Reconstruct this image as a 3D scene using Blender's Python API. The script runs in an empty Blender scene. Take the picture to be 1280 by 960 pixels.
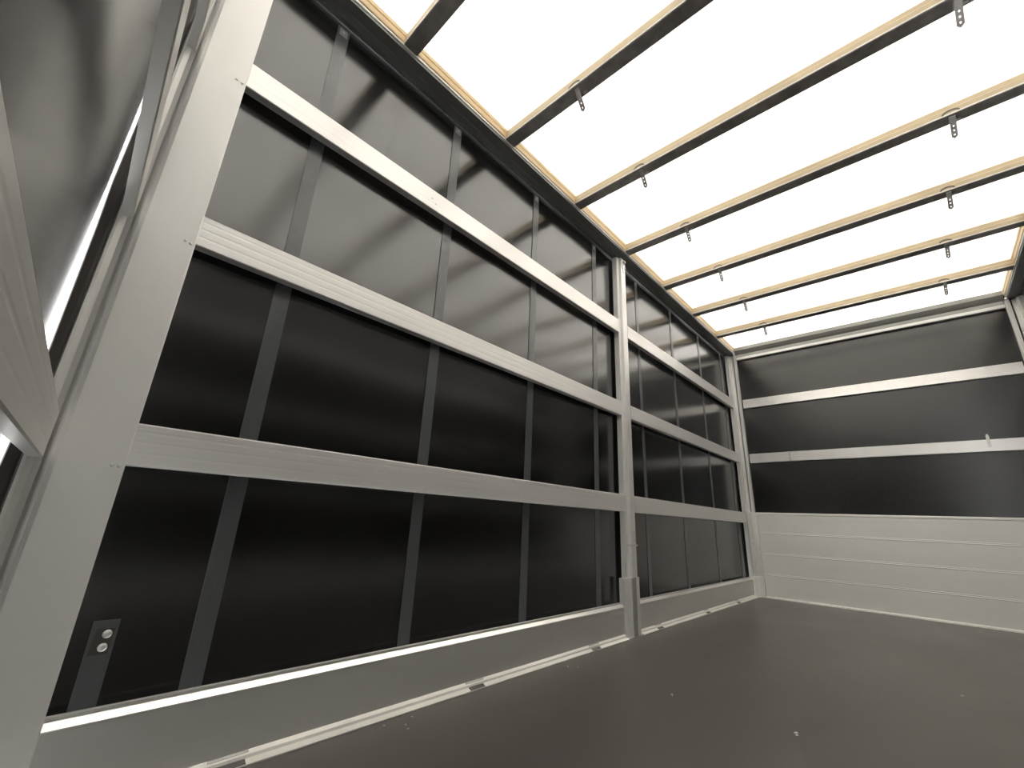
import bpy, bmesh, math, random
from mathutils import Vector, Matrix, noise
random.seed(4)
S = bpy.context.scene
COL = S.collection

# ------------------------------------------------------------------ camera
YAW, PITCH, ROLL, FPX = -0.76370, 0.30870, 0.04750, 532.74
CAM = Vector((1.5288, 0.0, 0.6815))
Fv = Vector((math.sin(YAW)*math.cos(PITCH), math.cos(YAW)*math.cos(PITCH), math.sin(PITCH)))
Rv = Vector((math.cos(YAW), -math.sin(YAW), 0)); Uv = Rv.cross(Fv)
R2 = Rv*math.cos(ROLL) + Uv*math.sin(ROLL); U2 = Uv*math.cos(ROLL) - Rv*math.sin(ROLL)
cam = bpy.data.cameras.new('camera'); cam.sensor_width = 36; cam.lens = FPX/1280*36
cam.clip_start = 0.004; cam.clip_end = 200
co = bpy.data.objects.new('camera', cam); COL.objects.link(co)
M = Matrix((R2, U2, -Fv)).transposed().to_4x4(); M.translation = CAM
co.matrix_world = M; S.camera = co

# ------------------------------------------------------------------ daylight
w = bpy.data.worlds.new('overcast_sky'); S.world = w; w.use_nodes = True
bg = w.node_tree.nodes['Background']
bg.inputs[0].default_value = (1.0, 0.99, 0.975, 1); bg.inputs[1].default_value = 6.2

S.view_settings.view_transform = 'Standard'; S.view_settings.look = 'None'
S.view_settings.gamma = 1; S.view_settings.use_curve_mapping = False
S.view_settings.exposure = 0.68

# ------------------------------------------------------------------ materials
def mat(name, col, rough=.5, metal=0., spec=.5, bump=None, var=None, aniso=0):
    m = bpy.data.materials.new(name); m.use_nodes = True
    nt = m.node_tree; b = nt.nodes['Principled BSDF']
    b.inputs['Base Color'].default_value = (*col, 1)
    b.inputs['Roughness'].default_value = rough
    b.inputs['Metallic'].default_value = metal
    b.inputs['Specular IOR Level'].default_value = spec
    tc = nt.nodes.new('ShaderNodeTexCoord')
    def noise_tex(scale, stretch, detail=3):
        mp = nt.nodes.new('ShaderNodeMapping'); mp.inputs['Scale'].default_value = stretch
        n = nt.nodes.new('ShaderNodeTexNoise'); n.inputs['Scale'].default_value = scale
        n.inputs['Detail'].default_value = detail
        nt.links.new(tc.outputs['Object'], mp.inputs[0]); nt.links.new(mp.outputs[0], n.inputs['Vector'])
        return n
    if bump:
        n = noise_tex(bump[0], bump[2] if len(bump) > 2 else (1, 1, 1), 2)
        bp = nt.nodes.new('ShaderNodeBump'); bp.inputs['Strength'].default_value = 1
        bp.inputs['Distance'].default_value = bump[1]
        nt.links.new(n.outputs['Fac'], bp.inputs['Height']); nt.links.new(bp.outputs[0], b.inputs['Normal'])
    if var:   # (scale, stretch, amount, rough amount)
        n = noise_tex(var[0], var[1], 4)
        r = nt.nodes.new('ShaderNodeMapRange')
        r.inputs['From Min'].default_value = .3; r.inputs['From Max'].default_value = .7
        r.inputs['To Min'].default_value = 1-var[2]; r.inputs['To Max'].default_value = 1+var[2]
        nt.links.new(n.outputs['Fac'], r.inputs['Value'])
        mx = nt.nodes.new('ShaderNodeMix'); mx.data_type = 'RGBA'; mx.blend_type = 'MULTIPLY'
        mx.inputs[0].default_value = 1; mx.inputs[6].default_value = (*col, 1)
        nt.links.new(r.outputs[0], mx.inputs[7]); nt.links.new(mx.outputs[2], b.inputs['Base Color'])
        if len(var) > 3:
            r2 = nt.nodes.new('ShaderNodeMapRange')
            r2.inputs['From Min'].default_value = .3; r2.inputs['From Max'].default_value = .7
            r2.inputs['To Min'].default_value = rough-var[3]; r2.inputs['To Max'].default_value = rough+var[3]
            nt.links.new(n.outputs['Fac'], r2.inputs['Value']); nt.links.new(r2.outputs[0], b.inputs['Roughness'])
    return m

ALU = mat('brushed_aluminium', (.74, .73, .71), .42, .55, .5, var=(7, (.25, .25, 2.5), .02, .02))
ALU_Y = mat('brushed_aluminium_board', (.92, .91, .87), .5, .35, .5, var=(6, (.4, .4, 1.5), .02, .03))
ALU_B = mat('side_board_aluminium', (.66, .655, .63), .42, .7, .5, var=(6, (.4, .4, 1.5), .03, .04))
ALU_POST = mat('matt_aluminium_post', (.74, .735, .71), .5, .4, .5, var=(5, (1, 1, .4), .03, .03))
ALU_D = mat('dull_aluminium', (.40, .40, .38), .5, .7, .5, var=(12, (1, 1, 1), .08))
STEEL = mat('zinc_steel', (.62, .62, .60), .38, .9, .5, var=(40, (1, 1, 1), .12))
BOW = mat('dark_galvanised_steel', (.36, .35, .34), .42, .75, .5, var=(14, (1, 1, 1), .25, .06))
RAIL = mat('anodised_roof_rail', (.24, .25, .24), .45, .5, .5, var=(6, (1, .2, 1), .1))
RAILF = mat('grey_headboard_rail', (.30, .30, .28), .5, .5, .5)
TARP = mat('black_coated_tarpaulin', (.004, .004, .0038), .17, 0, .5, bump=(1.2, .004, (1, .6, .35)))
TARP.node_tree.nodes['Principled BSDF'].inputs['IOR'].default_value = 1.85
PANEL = mat('black_phenolic_board', (.004, .004, .0038), .25, 0, .5)
PANEL.node_tree.nodes['Principled BSDF'].inputs['IOR'].default_value = 1.75
STRAP = mat('dark_grey_webbing', (.074, .081, .083), .28, 0, .75, var=(120, (1, 1, .2), .08))
FLOOR = mat('brown_phenolic_floor', (.098, .089, .081), .34, 0, .5, bump=(420, .0002), var=(2.2, (1, .5, 1), .12, .05))
CREAM = mat('cream_backing_tape', (.48, .39, .255), .5, 0, .4, var=(5, (.4, 1, 1), .05))
TAN = mat('tan_batten', (.56, .415, .235), .55, 0, .4, var=(8, (1, .15, 1), .07))
DUST = mat('pale_dust', (.55, .53, .50), .8)
DARK = mat('dark_slot', (.12, .11, .10), .7)

def roof_mat():
    m = bpy.data.materials.new('translucent_roof_sheet'); m.use_nodes = True
    nt = m.node_tree; nt.nodes.clear()
    out = nt.nodes.new('ShaderNodeOutputMaterial')
    tr = nt.nodes.new('ShaderNodeBsdfTranslucent'); df = nt.nodes.new('ShaderNodeBsdfDiffuse')
    mx = nt.nodes.new('ShaderNodeMixShader'); mx.inputs[0].default_value = .4
    tc = nt.nodes.new('ShaderNodeTexCoord')
    n = nt.nodes.new('ShaderNodeTexNoise'); n.inputs['Scale'].default_value = 2.6
    n.inputs['Detail'].default_value = 6; n.inputs['Distortion'].default_value = 1.2
    cr = nt.nodes.new('ShaderNodeValToRGB')
    cr.color_ramp.elements[0].position = .30; cr.color_ramp.elements[0].color = (.70, .68, .65, 1)
    cr.color_ramp.elements[1].position = .52; cr.color_ramp.elements[1].color = (.80, .785, .755, 1)
    nt.links.new(tc.outputs['Object'], n.inputs['Vector']); nt.links.new(n.outputs['Fac'], cr.inputs[0])
    nt.links.new(cr.outputs[0], tr.inputs[0]); df.inputs[0].default_value = (.75, .74, .72, 1)
    nt.links.new(tr.outputs[0], mx.inputs[1]); nt.links.new(df.outputs[0], mx.inputs[2])
    nt.links.new(mx.outputs[0], out.inputs[0])
    return m
ROOF = roof_mat()

# ------------------------------------------------------------------ mesh helpers
class MB:
    def __init__(s): s.v = []; s.f = []
    def add(s, vs, fs):
        o = len(s.v); s.v += [tuple(v) for v in vs]; s.f += [tuple(i+o for i in f) for f in fs]; return s
    def box(s, x0, x1, y0, y1, z0, z1):
        vs = [(x, y, z) for x in (x0, x1) for y in (y0, y1) for z in (z0, z1)]
        return s.add(vs, [(0, 1, 3, 2), (4, 6, 7, 5), (0, 4, 5, 1), (2, 3, 7, 6), (0, 2, 6, 4), (1, 5, 7, 3)])
    def prism(s, prof, a, b, axis, mp):
        """closed 2-D profile extruded from a to b; mp(u, v, t) -> xyz"""
        n = len(prof)
        vs = [mp(u, v, a) for u, v in prof] + [mp(u, v, b) for u, v in prof]
        fs = [(i, (i+1) % n, n+(i+1) % n, n+i) for i in range(n)]
        fs += [tuple(range(n))[::-1], tuple(range(n, 2*n))]
        return s.add(vs, fs)
    def cyl(s, c, axis, r, h, n=14, r2=None, dome=0):
        c = Vector(c); a = Vector(axis).normalized()
        t = a.orthogonal().normalized(); b = a.cross(t)
        rings = [(0, r), (h*(.6 if dome else 1), r if r2 is None else r2)]
        if dome: rings += [(h*.88, r*.75), (h, r*.35)]
        vs = []
        for d, rr in rings:
            for k in range(n):
                an = 2*math.pi*k/n
                vs.append(c+a*d+(t*math.cos(an)+b*math.sin(an))*rr)
        fs = []
        for q in range(len(rings)-1):
            for k in range(n): fs.append((q*n+k, q*n+(k+1) % n, (q+1)*n+(k+1) % n, (q+1)*n+k))
        fs += [tuple(range(n))[::-1], tuple(range((len(rings)-1)*n, len(rings)*n))]
        return s.add(vs, fs)
    def build(s, name, m, parent=None, bevel=0., smooth=False):
        me = bpy.data.meshes.new(name); me.from_pydata(s.v, [], s.f)
        bm = bmesh.new(); bm.from_mesh(me); bmesh.ops.recalc_face_normals(bm, faces=bm.faces)
        if bevel:
            bmesh.ops.bevel(bm, geom=[e for e in bm.edges if len(e.link_faces) == 2 and e.calc_face_angle() > .6],
                            offset=bevel, segments=2, affect='EDGES', clamp_overlap=True)
        bm.to_mesh(me); bm.free()
        if smooth:
            for p in me.polygons: p.use_smooth = True
        me.materials.append(m)
        o = bpy.data.objects.new(name, me); COL.objects.link(o)
        if parent: o.parent = parent
        return o

def tag(o, label, cat, group=None, kind=None):
    o['label'] = label
    if cat: o['category'] = cat
    if group: o['group'] = group
    if kind: o['kind'] = kind
    return o
def struct(o, label=None):
    o['kind'] = 'structure'
    if label: o['label'] = label
    return o
def empty(name, loc, label, cat, group=None):
    o = bpy.data.objects.new(name, None); COL.objects.link(o); o.location = loc
    o.empty_display_size = .05
    return tag(o, label, cat, group)

# ------------------------------------------------------------------ main dimensions (metres)
W, L, H = 2.48, 5.679, 2.865           # inner width, length, height under the roof bows
Z1, Z2, Z3 = (2.132, 2.245), (1.458, 1.566), (.773, .887)
YP = .134                              # edge of the near corner post on the left side
YM0, YM1 = 2.795, 2.935                # middle post
CX = -.062                             # curtain plane

def grid_sheet(name, org, du, dv, nu, nv, amp, fr, m):
    """a sheet with soft waves and a real thickness"""
    org, du, dv = Vector(org), Vector(du), Vector(dv); n = du.cross(dv).normalized()
    mb = MB(); vs = []
    for side in (0, 1):
        for j in range(nv+1):
            for i in range(nu+1):
                p = org + du*(i/nu) + dv*(j/nv)
                a = amp*noise.noise(Vector((p.x*fr[0], p.y*fr[1], p.z*fr[2])))
                vs.append(p+n*(a-side*.0015))
    N = (nu+1)*(nv+1); fs = []
    for side in (0, 1):
        for j in range(nv):
            for i in range(nu):
                q = side*N+j*(nu+1)+i
                fs.append((q, q+1, q+nu+2, q+nu+1))
    for i in range(nu):
        for j in (0, nv):
            a = j*(nu+1)+i; fs.append((a, a+1, N+a+1, N+a))
    for j in range(nv):
        for i in (0, nu):
            a = j*(nu+1)+i; fs.append((a, a+nu+1, N+a+nu+1, N+a))
    mb.add(vs, fs)
    return mb.build(name, m, smooth=True)

# ------------------------------------------------------------------ setting
struct(MB().box(.0, W, -.12, L+.03, -.03, 0).build('floor', FLOOR))
struct(grid_sheet('ceiling', (-.05, -.16, H+.078), (W+.10, 0, 0), (0, L+.24, 0), 20, 44, .004, (2, 2, 1), ROOF))
struct(grid_sheet('wall_left', (CX, -.055, .03), (0, L+.083, 0), (0, 0, H+.035), 60, 30, .006, (1, 1.6, .5), TARP))
struct(grid_sheet('wall_right', (W-CX, L+.028, .03), (0, -L-.143, 0), (0, 0, H+.035), 60, 30, .006, (1, 1.6, .5), TARP))
struct(MB().box(-.09, W+.09, L+.030, L+.048, 0, H+.06).build('wall_back', PANEL))

# ------------------------------------------------------------------ profiles
def slat_profile(z0, z1, d):
    """hollow board profile: (out, z), out = 0 is the front face; two shallow beads, soft edges"""
    h = z1-z0; e = .003
    pts = [(-d, z0), (-e, z0), (0, z0+e)]
    for t in (.30, .56, .80):
        zc = z0+h*t
        pts += [(0, zc-.005), (-.00025, zc-.001), (-.00025, zc+.001), (0, zc+.005)]
    pts += [(0, z1-e), (-e, z1), (-d, z1), (-d, z0+h*.5)]
    return pts

def side_slat(y0, y1, zz, side, label, skew=0):
    x = 0 if side < 0 else W; s = -side
    mb = MB().prism(slat_profile(*zz, .034), y0, y1, 'y', lambda u, v, t: (x+s*u, t, v))
    o = mb.build('aluminium_slat', ALU)
    return tag(o, label, 'slat', 'horizontal slats of the left side')
ALU_F = mat('polished_far_slat_aluminium', (.80, .79, .77), .30, .8, .5, var=(7, (2.5, .25, .25), .02, .02))
def cross_slat(y, zz, face, label, x0=0., x1=W):
    mb = MB().prism(slat_profile(*zz, .026), x0, x1, 'x', lambda u, v, t: (t, y+face*u, v))
    return mb.build('aluminium_slat', ALU)

# ------------------------------------------------------------------ side boards (low aluminium kick boards) with floor edge
def side_board(y0, y1, side, label, slots):
    x = 0 if side < 0 else W; s = -side
    t = empty('side_board', (x, y0, 0), label, 'board', None)
    prof = [(-.03, .020), (0, .020), (0, .178), (-.004, .183), (-.0155, .189),
            (-.016, .188), (-.021, .188), (-.0215, .203), (-.025, .2045), (-.03, .2045)]
    b = MB().prism(prof, 0, y1-y0, 'y', lambda u, v, q: (s*u, q, v)).build('board_panel', ALU_B, t)
    MB().prism([(.0015, .1795), (.0015, .183), (-.011, .1965), (-.0155, .197), (-.0155, .190), (-.004, .1835)], 0, y1-y0, 'y', lambda u, v, q: (s*u, q, v)).build('top_edge', ALU_S, t)
    # sloping floor lip, cut by drain slots
    prof = [(-.03, 0), (.030, 0.0005), (.031, .005), (.012, .012), (.010, .020), (.002, .028), (-.03, .028)]
    lip = MB().prism(prof, 0, y1-y0, 'y', lambda u, v, q: (s*u, q, v)).build('floor_lip', ALU_L, t)
    for ys in slots:
        if y0 < ys < y1:
            mb = MB().prism([(.0285, .0045), (.030, .0068), (.0145, .0135), (.013, .0105)], ys-.04-y0, ys+.04-y0, 'y', lambda u, v, q: (s*u, q, v))
            mb.build('slot', DARK, lip)
            mb = MB().prism([(.004, .022), (.008, .0245), (.004, .0285), (.000, .028)], ys-.05-y0, ys+.05-y0, 'y', lambda u, v, q: (s*u, q, v))
            mb.build('slot', ALU_D, lip)
    return t
ALU_L = mat('worn_aluminium_lip', (.80, .78, .73), .55, .35, .5, var=(18, (1, .15, 1), .05))

ALU_S = mat('shiny_aluminium_edge', (.90, .89, .86), .35, .8, .5)
SLOTS = [.535, 1.45, 2.37, 3.2, 4.12, 4.95]
side_board(YP, 2.733, -1, 'long low aluminium kick board on the left, from the camera to the middle post', SLOTS)
side_board(2.936, L-.102, -1, 'short low aluminium kick board on the left, between middle post and far corner', SLOTS)
side_board(YP, L-.102, 1, 'low aluminium kick board at the foot of the right side', [])

# ------------------------------------------------------------------ left and right slats
nm = {0: 'topmost', 1: 'middle-height', 2: 'lowest'}
for i, zz in enumerate((Z1, Z2, Z3)):
    o = side_slat(YP, YM0-.003, zz, -1, f'{nm[i]} silver aluminium slat of the long near bay on the left side')
    # fixing tape / rivet pair seen on the top slat
    if i == 0:
        MB().cyl((.0, .96, zz[0]+.060), (1, 0, 0), .004, .002).build('rivet', STEEL, o)
        MB().cyl((.0, .985, zz[0]+.040), (1, 0, 0), .004, .002).build('rivet', STEEL, o)
    side_slat(YM1+.001, L-.068, zz, -1, f'{nm[i]} silver slat in the short left bay beyond the middle post')
    o = side_slat(YP, L-.068, zz, 1, f'{nm[i]} silver aluminium slat along the right side')
    o['group'] = 'horizontal slats of the right side'

# ------------------------------------------------------------------ far wall: slats, headboard, top rail
for i, zz in enumerate(((2.132, 2.240), (1.458, 1.566))):
    o = cross_slat(L, zz, 1, '', .090, W-.090)
    # the far slats face the camera (towards -y)
    for v in o.data.vertices: v.co.y = L - (v.co.y - L) if v.co.y != L else L
    o.data.materials[0] = ALU_F
    tag(o, ('upper' if i == 0 else 'lower') + ' silver aluminium slat across the black far wall', 'slat', 'slats across the far wall')
    if i == 1:
        MB().box(2.036, 2.058, L-.008, L+.0, 1.500, 1.60).box(2.040, 2.054, L-.012, L-.006, 1.585, 1.612).build('clip', STEEL, o, .002)
        MB().box(.495, .515, L-.004, L+.0, 1.462, 1.560).box(.49, .50, L-.007, L, 1.555, 1.568).build('clip', STEEL, o, .001)

t = empty('headboard', (0, L, 0), 'tall pale aluminium board of four stacked planks closing the foot of the far wall', 'board')
zs = [0, .238, .452, .672, .893]
prof = [(-.026, 0.0), (.016, 0.0), (.014, .012), (0, .018)]
for k in range(1, 4):
    z = zs[k]; prof += [(0, z-.012), (.0014, z-.009), (.0014, z-.003), (-.0004, z-.0012), (-.0004, z+.0012), (.0010, z+.003), (.0010, z+.008), (0, z+.012)]
prof += [(0, .868), (.004, .872), (.004, .889), (.001, .893), (-.026, .893)]
MB().prism(prof, .088, W-.088, 'x', lambda u, v, q: (q, -u, v)).build('planks', ALU_Y, t)

t = empty('headboard_top_rail', (0, L, H-.1), 'grey metal rail along the top of the black far wall, under the roof', 'rail')
prof = [(-.027, 2.765), (.0, 2.765), (.004, 2.770), (.004, 2.842), (.018, 2.850), (.030, 2.862), (.050, 2.885), (.055, 2.925), (-.027, 2.936)]
MB().prism([(u, v-(H-.1)) for u, v in prof], .077, W-.077, 'x', lambda u, v, q: (q, -u, v)).build('rail_profile', RAILF, t)
MB().prism([(u, v-(H-.1)) for u, v in [(.0045, 2.773), (.008, 2.775), (.008, 2.800), (.0045, 2.803)]], .08, W-.08, 'x',
           lambda u, v, q: (q, -u, v)).build('edge_strip', ALU_POST, t)

# ------------------------------------------------------------------ roof rails along the sides
def roof_rail(side, label):
    x = 0 if side < 0 else W; s = -side
    t = empty('roof_rail', (x, 0, H), label, 'rail')
    z = -H
    prof = [(-.052, 2.835), (-.040, 2.831), (-.038, 2.850), (-.016, 2.852), (-.012, 2.846), (-.004, 2.846), (.000, 2.853),
            (.048, 2.853), (.052, 2.846), (.058, 2.846), (.060, 2.866), (.064, 2.874), (.060, 2.936), (-.052, 2.936)]
    MB().prism([(u, v+z) for u, v in prof], -.06, L+.03, 'y', lambda u, v, q: (s*u, q, v)).build('rail_profile', RAIL, t)
    prof = [(.058, 2.858), (.064, 2.858), (.067, 2.862), (.067, 2.868), (.058, 2.868)]
    MB().prism([(u, v+z) for u, v in prof], -.05, L, 'y', lambda u, v, q: (s*u, q, v)).build('edge_strip', ALU_L, t)
    prof = [(.062, 2.872), (.068, 2.872), (.071, 2.878), (.071, 2.908), (.074, 2.912), (.074, 2.936), (.062, 2.936)]
    MB().prism([(u, v+z) for u, v in prof], -.05, L-.03, 'y', lambda u, v, q: (s*u, q, v)).build('batten', TAN, t)
    return t
roof_rail(-1, 'dark roof rail with a tan batten running along the top of the left side')
roof_rail(1, 'dark roof rail with a tan batten running along the top of the right side')

# ------------------------------------------------------------------ roof bows with their hanging perforated hooks
def hook_parts(parent, x, y):
    # little bracket plate under the bow, flat tongue hanging away and down, with holes
    mb = MB().box(x-.014, x+.012, y+.012, y+.020, -.006, .0).box(x-.014, x-.009, y+.012, y+.070, -.006, 0)
    mb.box(x+.012, x+.034, y+.052, y+.064, -.005, 0)
    br = mb.build('hook_bracket', STEEL, parent, .001)
    a = Vector((x, y+.018, -.004)); b = Vector((x-.004, y+.088, -.092))
    d = (b-a).normalized(); side = Vector((1, 0, 0)); side = (side-d*side.dot(d)).normalized(); n = d.cross(side)
    ln = (b-a).length; hw = .0125
    # outline with a pointed tip, holes as real gaps: a ladder of strips
    hs = [(.42, .0036), (.62, .0036), (.82, .0036)]
    mb = MB()
    def slab(t0, t1, s0, s1, t1b=None):
        vs = []
        for k in (-.0012, .0012):
            for tt, ss in ((t0, s0), (t0, s1), (t1, s1), (t1, s0)): vs.append(a+d*tt+side*ss+n*k)
        mb.add(vs, [(0, 1, 2, 3), (7, 6, 5, 4), (0, 4, 5, 1), (1, 5, 6, 2), (2, 6, 7, 3), (3, 7, 4, 0)])
    t0 = 0
    for c, r in hs:
        slab(t0, c*ln-r, -hw, hw); slab(c*ln-r, c*ln+r, -hw, -r*.8); slab(c*ln-r, c*ln+r, r*.8, hw); t0 = c*ln+r
    slab(t0, ln*.90, -hw, hw)
    vs = [a+d*(ln*.90)+side*sx+n*k for k in (-.0012, .0012) for sx in (-hw, hw)]
    tip = [a+d*ln+n*k for k in (-.0012, .0012)]
    mb.add([vs[0], vs[1], tip[0], vs[2], vs[3], tip[1]], [(0, 1, 2), (5, 4, 3), (0, 3, 4, 1), (1, 4, 5, 2), (2, 5, 3, 0)])
    mb.build('hook', BOW, parent)
    # half-round keyhole rim on the cream face
    mb = MB(); pr = []
    for k in range(13):
        an = math.pi*k/12; pr.append((math.cos(an)*.036, math.sin(an)*.024+.002))
    for k in range(12, -1, -1):
        an = math.pi*k/12; pr.append((math.cos(an)*.028, math.sin(an)*.013+.002))
    mb2 = MB().prism(pr, y-.0035, y+.001, 'y', lambda u, v, q: (x+u-.004, q, v+.006))
    mb2.build('hook_rim', DARK, parent)

ords = ['foremost', 'second', 'third', 'fourth', 'fifth', 'sixth', 'farthest']
BY = [.655, 1.372, 2.090, 2.820, 3.548, 4.262, 4.985]
BL = ['foremost dark steel roof bow, short piece cut by the top edge of the photo'] + [
      f'{o} dark steel roof bow from the camera, cream side, hanging hooks' for o in ords[1:6]] + [
      'farthest roof bow, nearest the black far wall, cream side, hanging hooks']
def make_bow():
    t = bpy.data.objects.new('roof_bow', None); COL.objects.link(t)
    # steel channel (open towards the roof) and its cream faced side
    pr = [(0, 0), (.004, -.002), (.072, -.002), (.076, .0), (.076, .030), (.070, .030), (.068, .006), (.006, .006), (.004, .012), (0, .010)]
    MB().prism(pr, .066, W-.066, 'x', lambda u, v, q: (q, u, v)).build('channel', BOW, t)
    pr = [(.0005, .0095), (-.002, .010), (-.003, .034), (.001, .040), (.001, .064), (.006, .071), (.016, .071), (.016, .010)]
    MB().prism(pr, .066, W-.066, 'x', lambda u, v, q: (q, u, v)).build('cream_side', CREAM, t)
    pr = [(-.0005, .0015), (-.003, .003), (-.003, .0085), (.0005, .0090)]
    MB().prism(pr, .066, W-.066, 'x', lambda u, v, q: (q, u, v)).build('edge_bead', ALU_L, t)
    return t
bow0 = make_bow(); hook_parts(bow0, .570, .0); hook_parts(bow0, 2.005, .0)
def dup(root):
    r = root.copy(); COL.objects.link(r)
    for ch in root.children:
        c = ch.copy(); COL.objects.link(c); c.parent = r
    return r
for i, y in enumerate(BY):
    b = bow0 if i == 0 else dup(bow0)
    b.location = (0, y, H)
    tag(b, BL[i], 'roof bow', 'roof bows')

# ------------------------------------------------------------------ curtain straps
def strap(y, z0, z1, label, bolt=True, group='webbing straps on the left curtain', wdt=.052):
    t = empty('curtain_strap', (CX, y, z0), label, 'strap', group)
    n = 24; vs = []; fs = []
    for j in range(n+1):
        z = (z1-z0)*j/n
        # follow the curtain's soft waves
        off = max(.006*noise.noise(Vector((CX, (y+dy)*1.6, (z+z0)*.5))) for dy in (-.026, 0, .026))
        for k, dx in ((0, .0035), (1, .0005)):
            for dy in (-wdt/2, wdt/2): vs.append((off+dx, dy, z))
    for j in range(n):
        a = j*4; b = a+4
        fs += [(a, a+1, b+1, b), (a+2, b+2, b+3, a+3), (a, b, b+2, a+2), (a+1, a+3, b+3, b+1)]
    fs += [(0, 2, 3, 1), (n*4, n*4+1, n*4+3, n*4+2)]
    MB().add(vs, fs).build('webbing', STRAP, t)
    if bolt:
        off = .006*noise.noise(Vector((CX, y*1.6, z1*.5)))+.0035
        MB().box(off, off+.002, -.018, .018, z1-z0-.05, z1-z0-.008).build('top_plate', ALU_D, t, .001)
        MB().cyl((off+.002, 0, z1-z0-.026), (1, 0, 0), .006, .004, dome=1).build('bolt', STEEL, t)
    return t
SY = [.420, 1.112, 1.815, 2.532, 3.240, 3.966, 4.735, 5.47]
near = ['first long dark grey webbing strap from the camera on the left black curtain',
        'second long dark grey webbing strap from the camera on the left black curtain',
        'third long dark grey webbing strap from the camera on the left black curtain',
        'long dark grey webbing strap just before the middle post on the left black curtain',
        'long dark grey webbing strap just beyond the middle post on the left black curtain',
        'second long webbing strap beyond the middle post on the left black curtain',
        'third long webbing strap beyond the middle post on the left black curtain',
        'long webbing strap beside the far corner post on the left black curtain']
for y, lb in zip(SY, near): strap(y, .10, 2.825, lb, wdt=.054 if y < 3 else .044)
ts = strap(.200, .10, .390, 'short dark webbing tensioner strap with two bright bolts, low beside the near corner post', bolt=False, group=None)
for y, z in ((.206, .258), (.204, .228)):
    MB().cyl((.0045, y-.200, z), (1, .1, .2), .0095, .007, 18, dome=1).build('bolt', STEEL, ts)
MB().prism([(-.021, .212), (.018, .212), (.020, .270), (-.016, .272)], .004, .0062, 'x', lambda u, v, q: (q, u, v)).build('buckle_plate', mat('buckle_plate_grey', (.07, .068, .06), .5, .4), ts, .001)
ts['category'] = 'strap'

# ------------------------------------------------------------------ posts
def rivets(parent, pts, ax=(1, 0, 0), r=.005, m=STEEL, h=.003):
    for p in pts: MB().cyl(p, ax, r, h, 12, dome=1).build('rivet', m, parent)

# near left corner post: broad flat plate, with a rounded recessed edge towards the near wall
t = empty('corner_post', (0, .05, 0), 'broad flat pale aluminium corner post nearest the camera, at the left', 'post')
pr = [(.001, YP), (.0045, YP), (.006, YP-.003), (.006, .006), (.003, -.004), (-.004, -.012), (-.012, -.018), (-.014, -.030), (-.008, -.044), (-.008, -.050),
      (-.014, -.054), (-.045, -.054), (-.045, .105), (.001, .105)]
MB().prism([(u, v-.05) for u, v in pr], 0, H-.02, 'z', lambda u, v, q: (u, v, q)).build('post_plate', ALU_POST, t)
rivets(t, [(.006, YP-.012-.05, Z1[0]-.006), (.006, YP-.030-.05, Z1[0]-.004), (.006, YP-.012-.05, Z2[0]-.006), (.006, YP-.026-.05, Z2[0]-.002),
           (.006, YP-.012-.05, Z3[0]-.004), (.006, YP-.026-.05, Z3[0]-.002)], r=.0042, m=STEEL)
# fine scratches along the plate below the fixings
for (y0, y1, z) in ((.045, .080, .777), (.070, .082, .902), (.030, .062, 1.47)):
    MB().box(.006, .0064, y0-.05, y1-.05, z, z+.0012).build('scratch', ALU_L, t)

# middle post of the left side
t = empty('side_post', (0, 2.865, 0), 'slim silver middle post splitting the left side into two bays', 'post')
MB().box(-.045, -.004, -.072, .070, .0, H-.035).build('post_body', ALU_POST, t, .002)
MB().prism([(-.004, -.040), (.016, -.036), (.018, -.030), (.018, .028), (.016, .033), (-.004, .036)], .0, H-.035, 'z', lambda u, v, q: (u, v, q)).build('post_rib', ALU, t)
s = MB().prism([(-.030, -.130), (.010, -.130), (.012, -.126), (.012, -.048), (.014, -.046), (.014, .024), (.012, .026), (.012, .066), (.010, .069), (-.030, .069)],
               .004, .350, 'z', lambda u, v, q: (u, v, q)).build('post_sleeve', ALU_POST, t)
MB().prism([(.014, -.044), (.021, -.041), (.021, .006), (.014, .009)], .004, .350, 'z', lambda u, v, q: (u, v, q)).build('sleeve_rib', ALU_D, t)
rivets(t, [(.018, .008, .640), (.018, .008, .592), (.018, -.020, .536), (.018, .012, .525), (.018, -.026, .560)], r=.006)
MB().box(-.004, .022, -.055, .050, .548, .560).build('latch_bar', STEEL, t, .001)
MB().box(.018, .023, -.012, .012, 2.70, 2.77).box(.014, .026, -.022, -.012, 2.735, 2.80).box(.014, .026, .010, .018, 2.735, 2.792).cyl((.016, 0, 2.800), (1, 0, 0), .010, .02).build('top_latch', STEEL, t)
rivets(t, [(.018, .0, 2.66), (.018, .0, 2.60)], r=.005)

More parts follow.
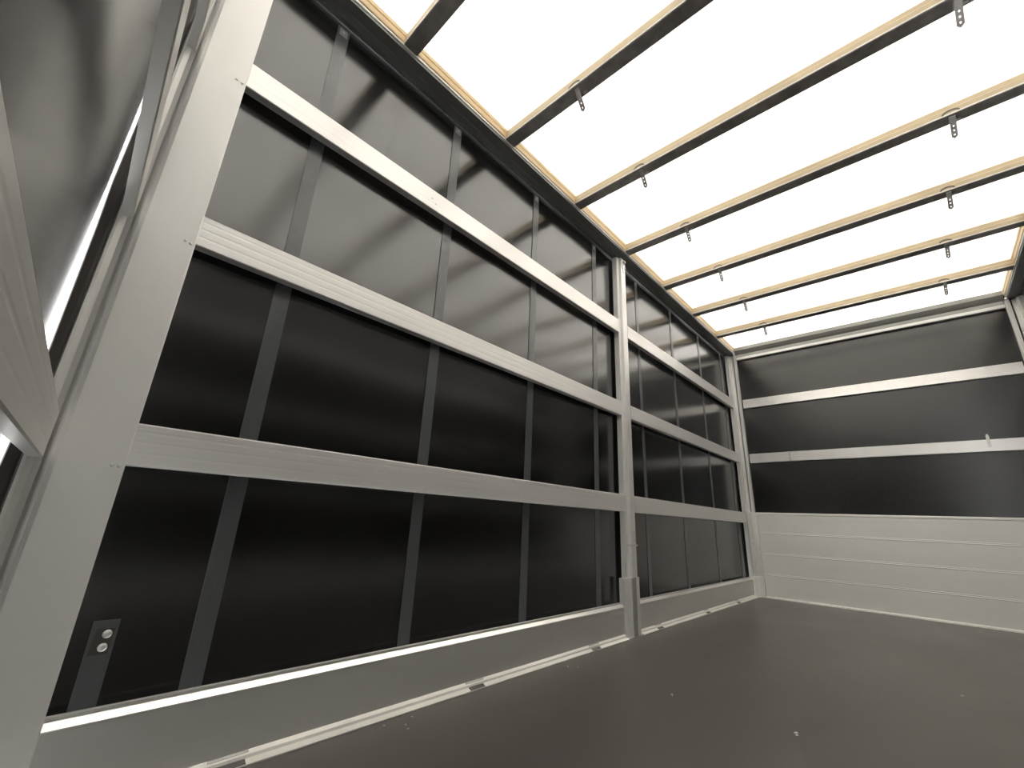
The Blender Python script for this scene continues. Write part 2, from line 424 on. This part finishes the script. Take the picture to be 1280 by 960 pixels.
# far corner posts
def far_post(side, label):
    x = 0 if side < 0 else W; s = -side
    t = empty('corner_post', (x, L, 0), label, 'post')
    f = lambda u, v, q: (s*u, v, q)
    MB().prism([(-.045, .025), (-.045, -.060), (-.006, -.060), (.004, -.030), (.004, -.006), (.030, -.004), (.032, .000), (.032, .025)], 0, H-.025, 'z', f).build('post_body', ALU_POST, t)
    MB().prism([(.042, .026), (.042, -.004), (.046, -.014), (.070, -.014), (.075, -.006), (.075, .026)], .893, H-.025, 'z', f).build('post_flange', ALU_POST, t)
    MB().prism([(-.010, -.062), (.004, -.066), (.040, -.024), (.086, -.006), (.086, .0), (.0, .0)], .20, .893, 'z', f).build('post_bracket', ALU_POST, t)
    MB().prism([(-.004, -.10), (.010, -.10), (.050, -.030), (.085, -.010), (.085, .0), (-.004, .0)], .0, .212, 'z', f).build('post_foot', ALU_Y, t)
    for z in (.62, .55, .36, .33, .80):
        MB().cyl((s*.026, -.040, z), (s*.6, -.7, 0), .006, .006, 12, dome=1).build('bolt', STEEL, t)
    MB().cyl((s*.066, -.05, 2.838), (s*.3, -1, 0), .012, .012, 12, dome=1).build('bolt', STEEL, t)
    return t
far_post(-1, 'pale aluminium corner post where the left side meets the far wall')
far_post(1, 'pale aluminium corner post at the right end of the far wall')

# ------------------------------------------------------------------ near wall beside the camera (seen at the left edge of the frame), slightly out of square
NEAR = Matrix.Translation((0, -.018, 0)) @ Matrix.Rotation(-.031, 4, 'Z')
def near_place(o): o.matrix_world = NEAR @ o.matrix_world
for i, zz in enumerate((Z1, Z2, Z3)):
    o = cross_slat(0, zz, 1, '', .004, W-.01); near_place(o)
    if i == 2: o.matrix_world = o.matrix_world @ Matrix.Rotation(-.0095, 4, 'Z')
    tag(o, ('topmost', 'middle-height', 'lowest')[i] + ' aluminium slat of the near wall, left of the broad corner post', 'slat', 'slats of the near wall')
o = grid_sheet('wall_front', (W-.02, -.069, .03), (-W+.022, 0, 0), (0, 0, H+.03), 50, 40, .0015, (1.5, 1, 1.1), TARP); near_place(o); struct(o)
# dark weather flap standing just outside the gap
vs = []; fs = []
edge = [(.02, -.084), (.60, -.084), (.77, -.081), (.86, -.0785), (1.02, -.0775), (1.15, -.079), (1.40, -.082), (1.55, -.086), (2.05, -.084), (2.25, -.082), (2.45, -.079), (2.90, -.083)]
for z, ye in edge:
    vs += [(-.045, -.0545, z), (-.003, -.0545, z), (-.001, -.060, z), (-.002, ye+.003, z), (-.005, ye, z), (-.045, ye+.002, z)]
for j in range(len(edge)-1):
    for k in range(6): fs.append((j*6+k, j*6+(k+1) % 6, (j+1)*6+(k+1) % 6, (j+1)*6+k))
fs += [tuple(range(6))[::-1], tuple(range(len(edge)*6-6, len(edge)*6))]
t = MB().add(vs, fs).build('curtain_flap', mat('brown_black_flap', (.03, .024, .02), .5, 0))
tag(t, 'narrow dark flap in the bright gap between near curtain and left corner post', 'flap')

# ------------------------------------------------------------------ dust and scuffs on the floor
for k, (x, y, r) in enumerate([(.059, .989, .004), (.100, 1.047, .0035), (.130, 1.037, .0035), (.063, 1.099, .0035), (.591, 2.063, .007), (.60, 2.045, .004), (1.046, 2.065, .008),
                  (1.052, 2.045, .005), (.124, 2.035, .005), (.086, 2.006, .005), (.125, 3.492, .006), (.079, 2.578, .005), (1.50, 3.15, .008)]):
    mb = MB(); n = 9; a0 = random.random()*6
    ring = [(x+r*random.uniform(.6, 1.2)*math.cos(a0+2*math.pi*q/n), y+1.3*r*random.uniform(.6, 1.2)*math.sin(a0+2*math.pi*q/n)) for q in range(n)]
    vs = [(a, b, 0) for a, b in ring]+[(x+(a-x)*.6, y+(b-y)*.6, .0016) for a, b in ring]
    fs = [(q, (q+1) % n, n+(q+1) % n, n+q) for q in range(n)]+[tuple(range(n, 2*n)), tuple(range(n))[::-1]]
    o = mb.add(vs, fs).build('debris_crumb', DUST)
    where = 'beside the left floor lip' if x < .2 else 'out on the open floor'
    tag(o, f'tiny pale crumb of debris on the dark floor, {where}', 'debris', 'crumbs '+where)
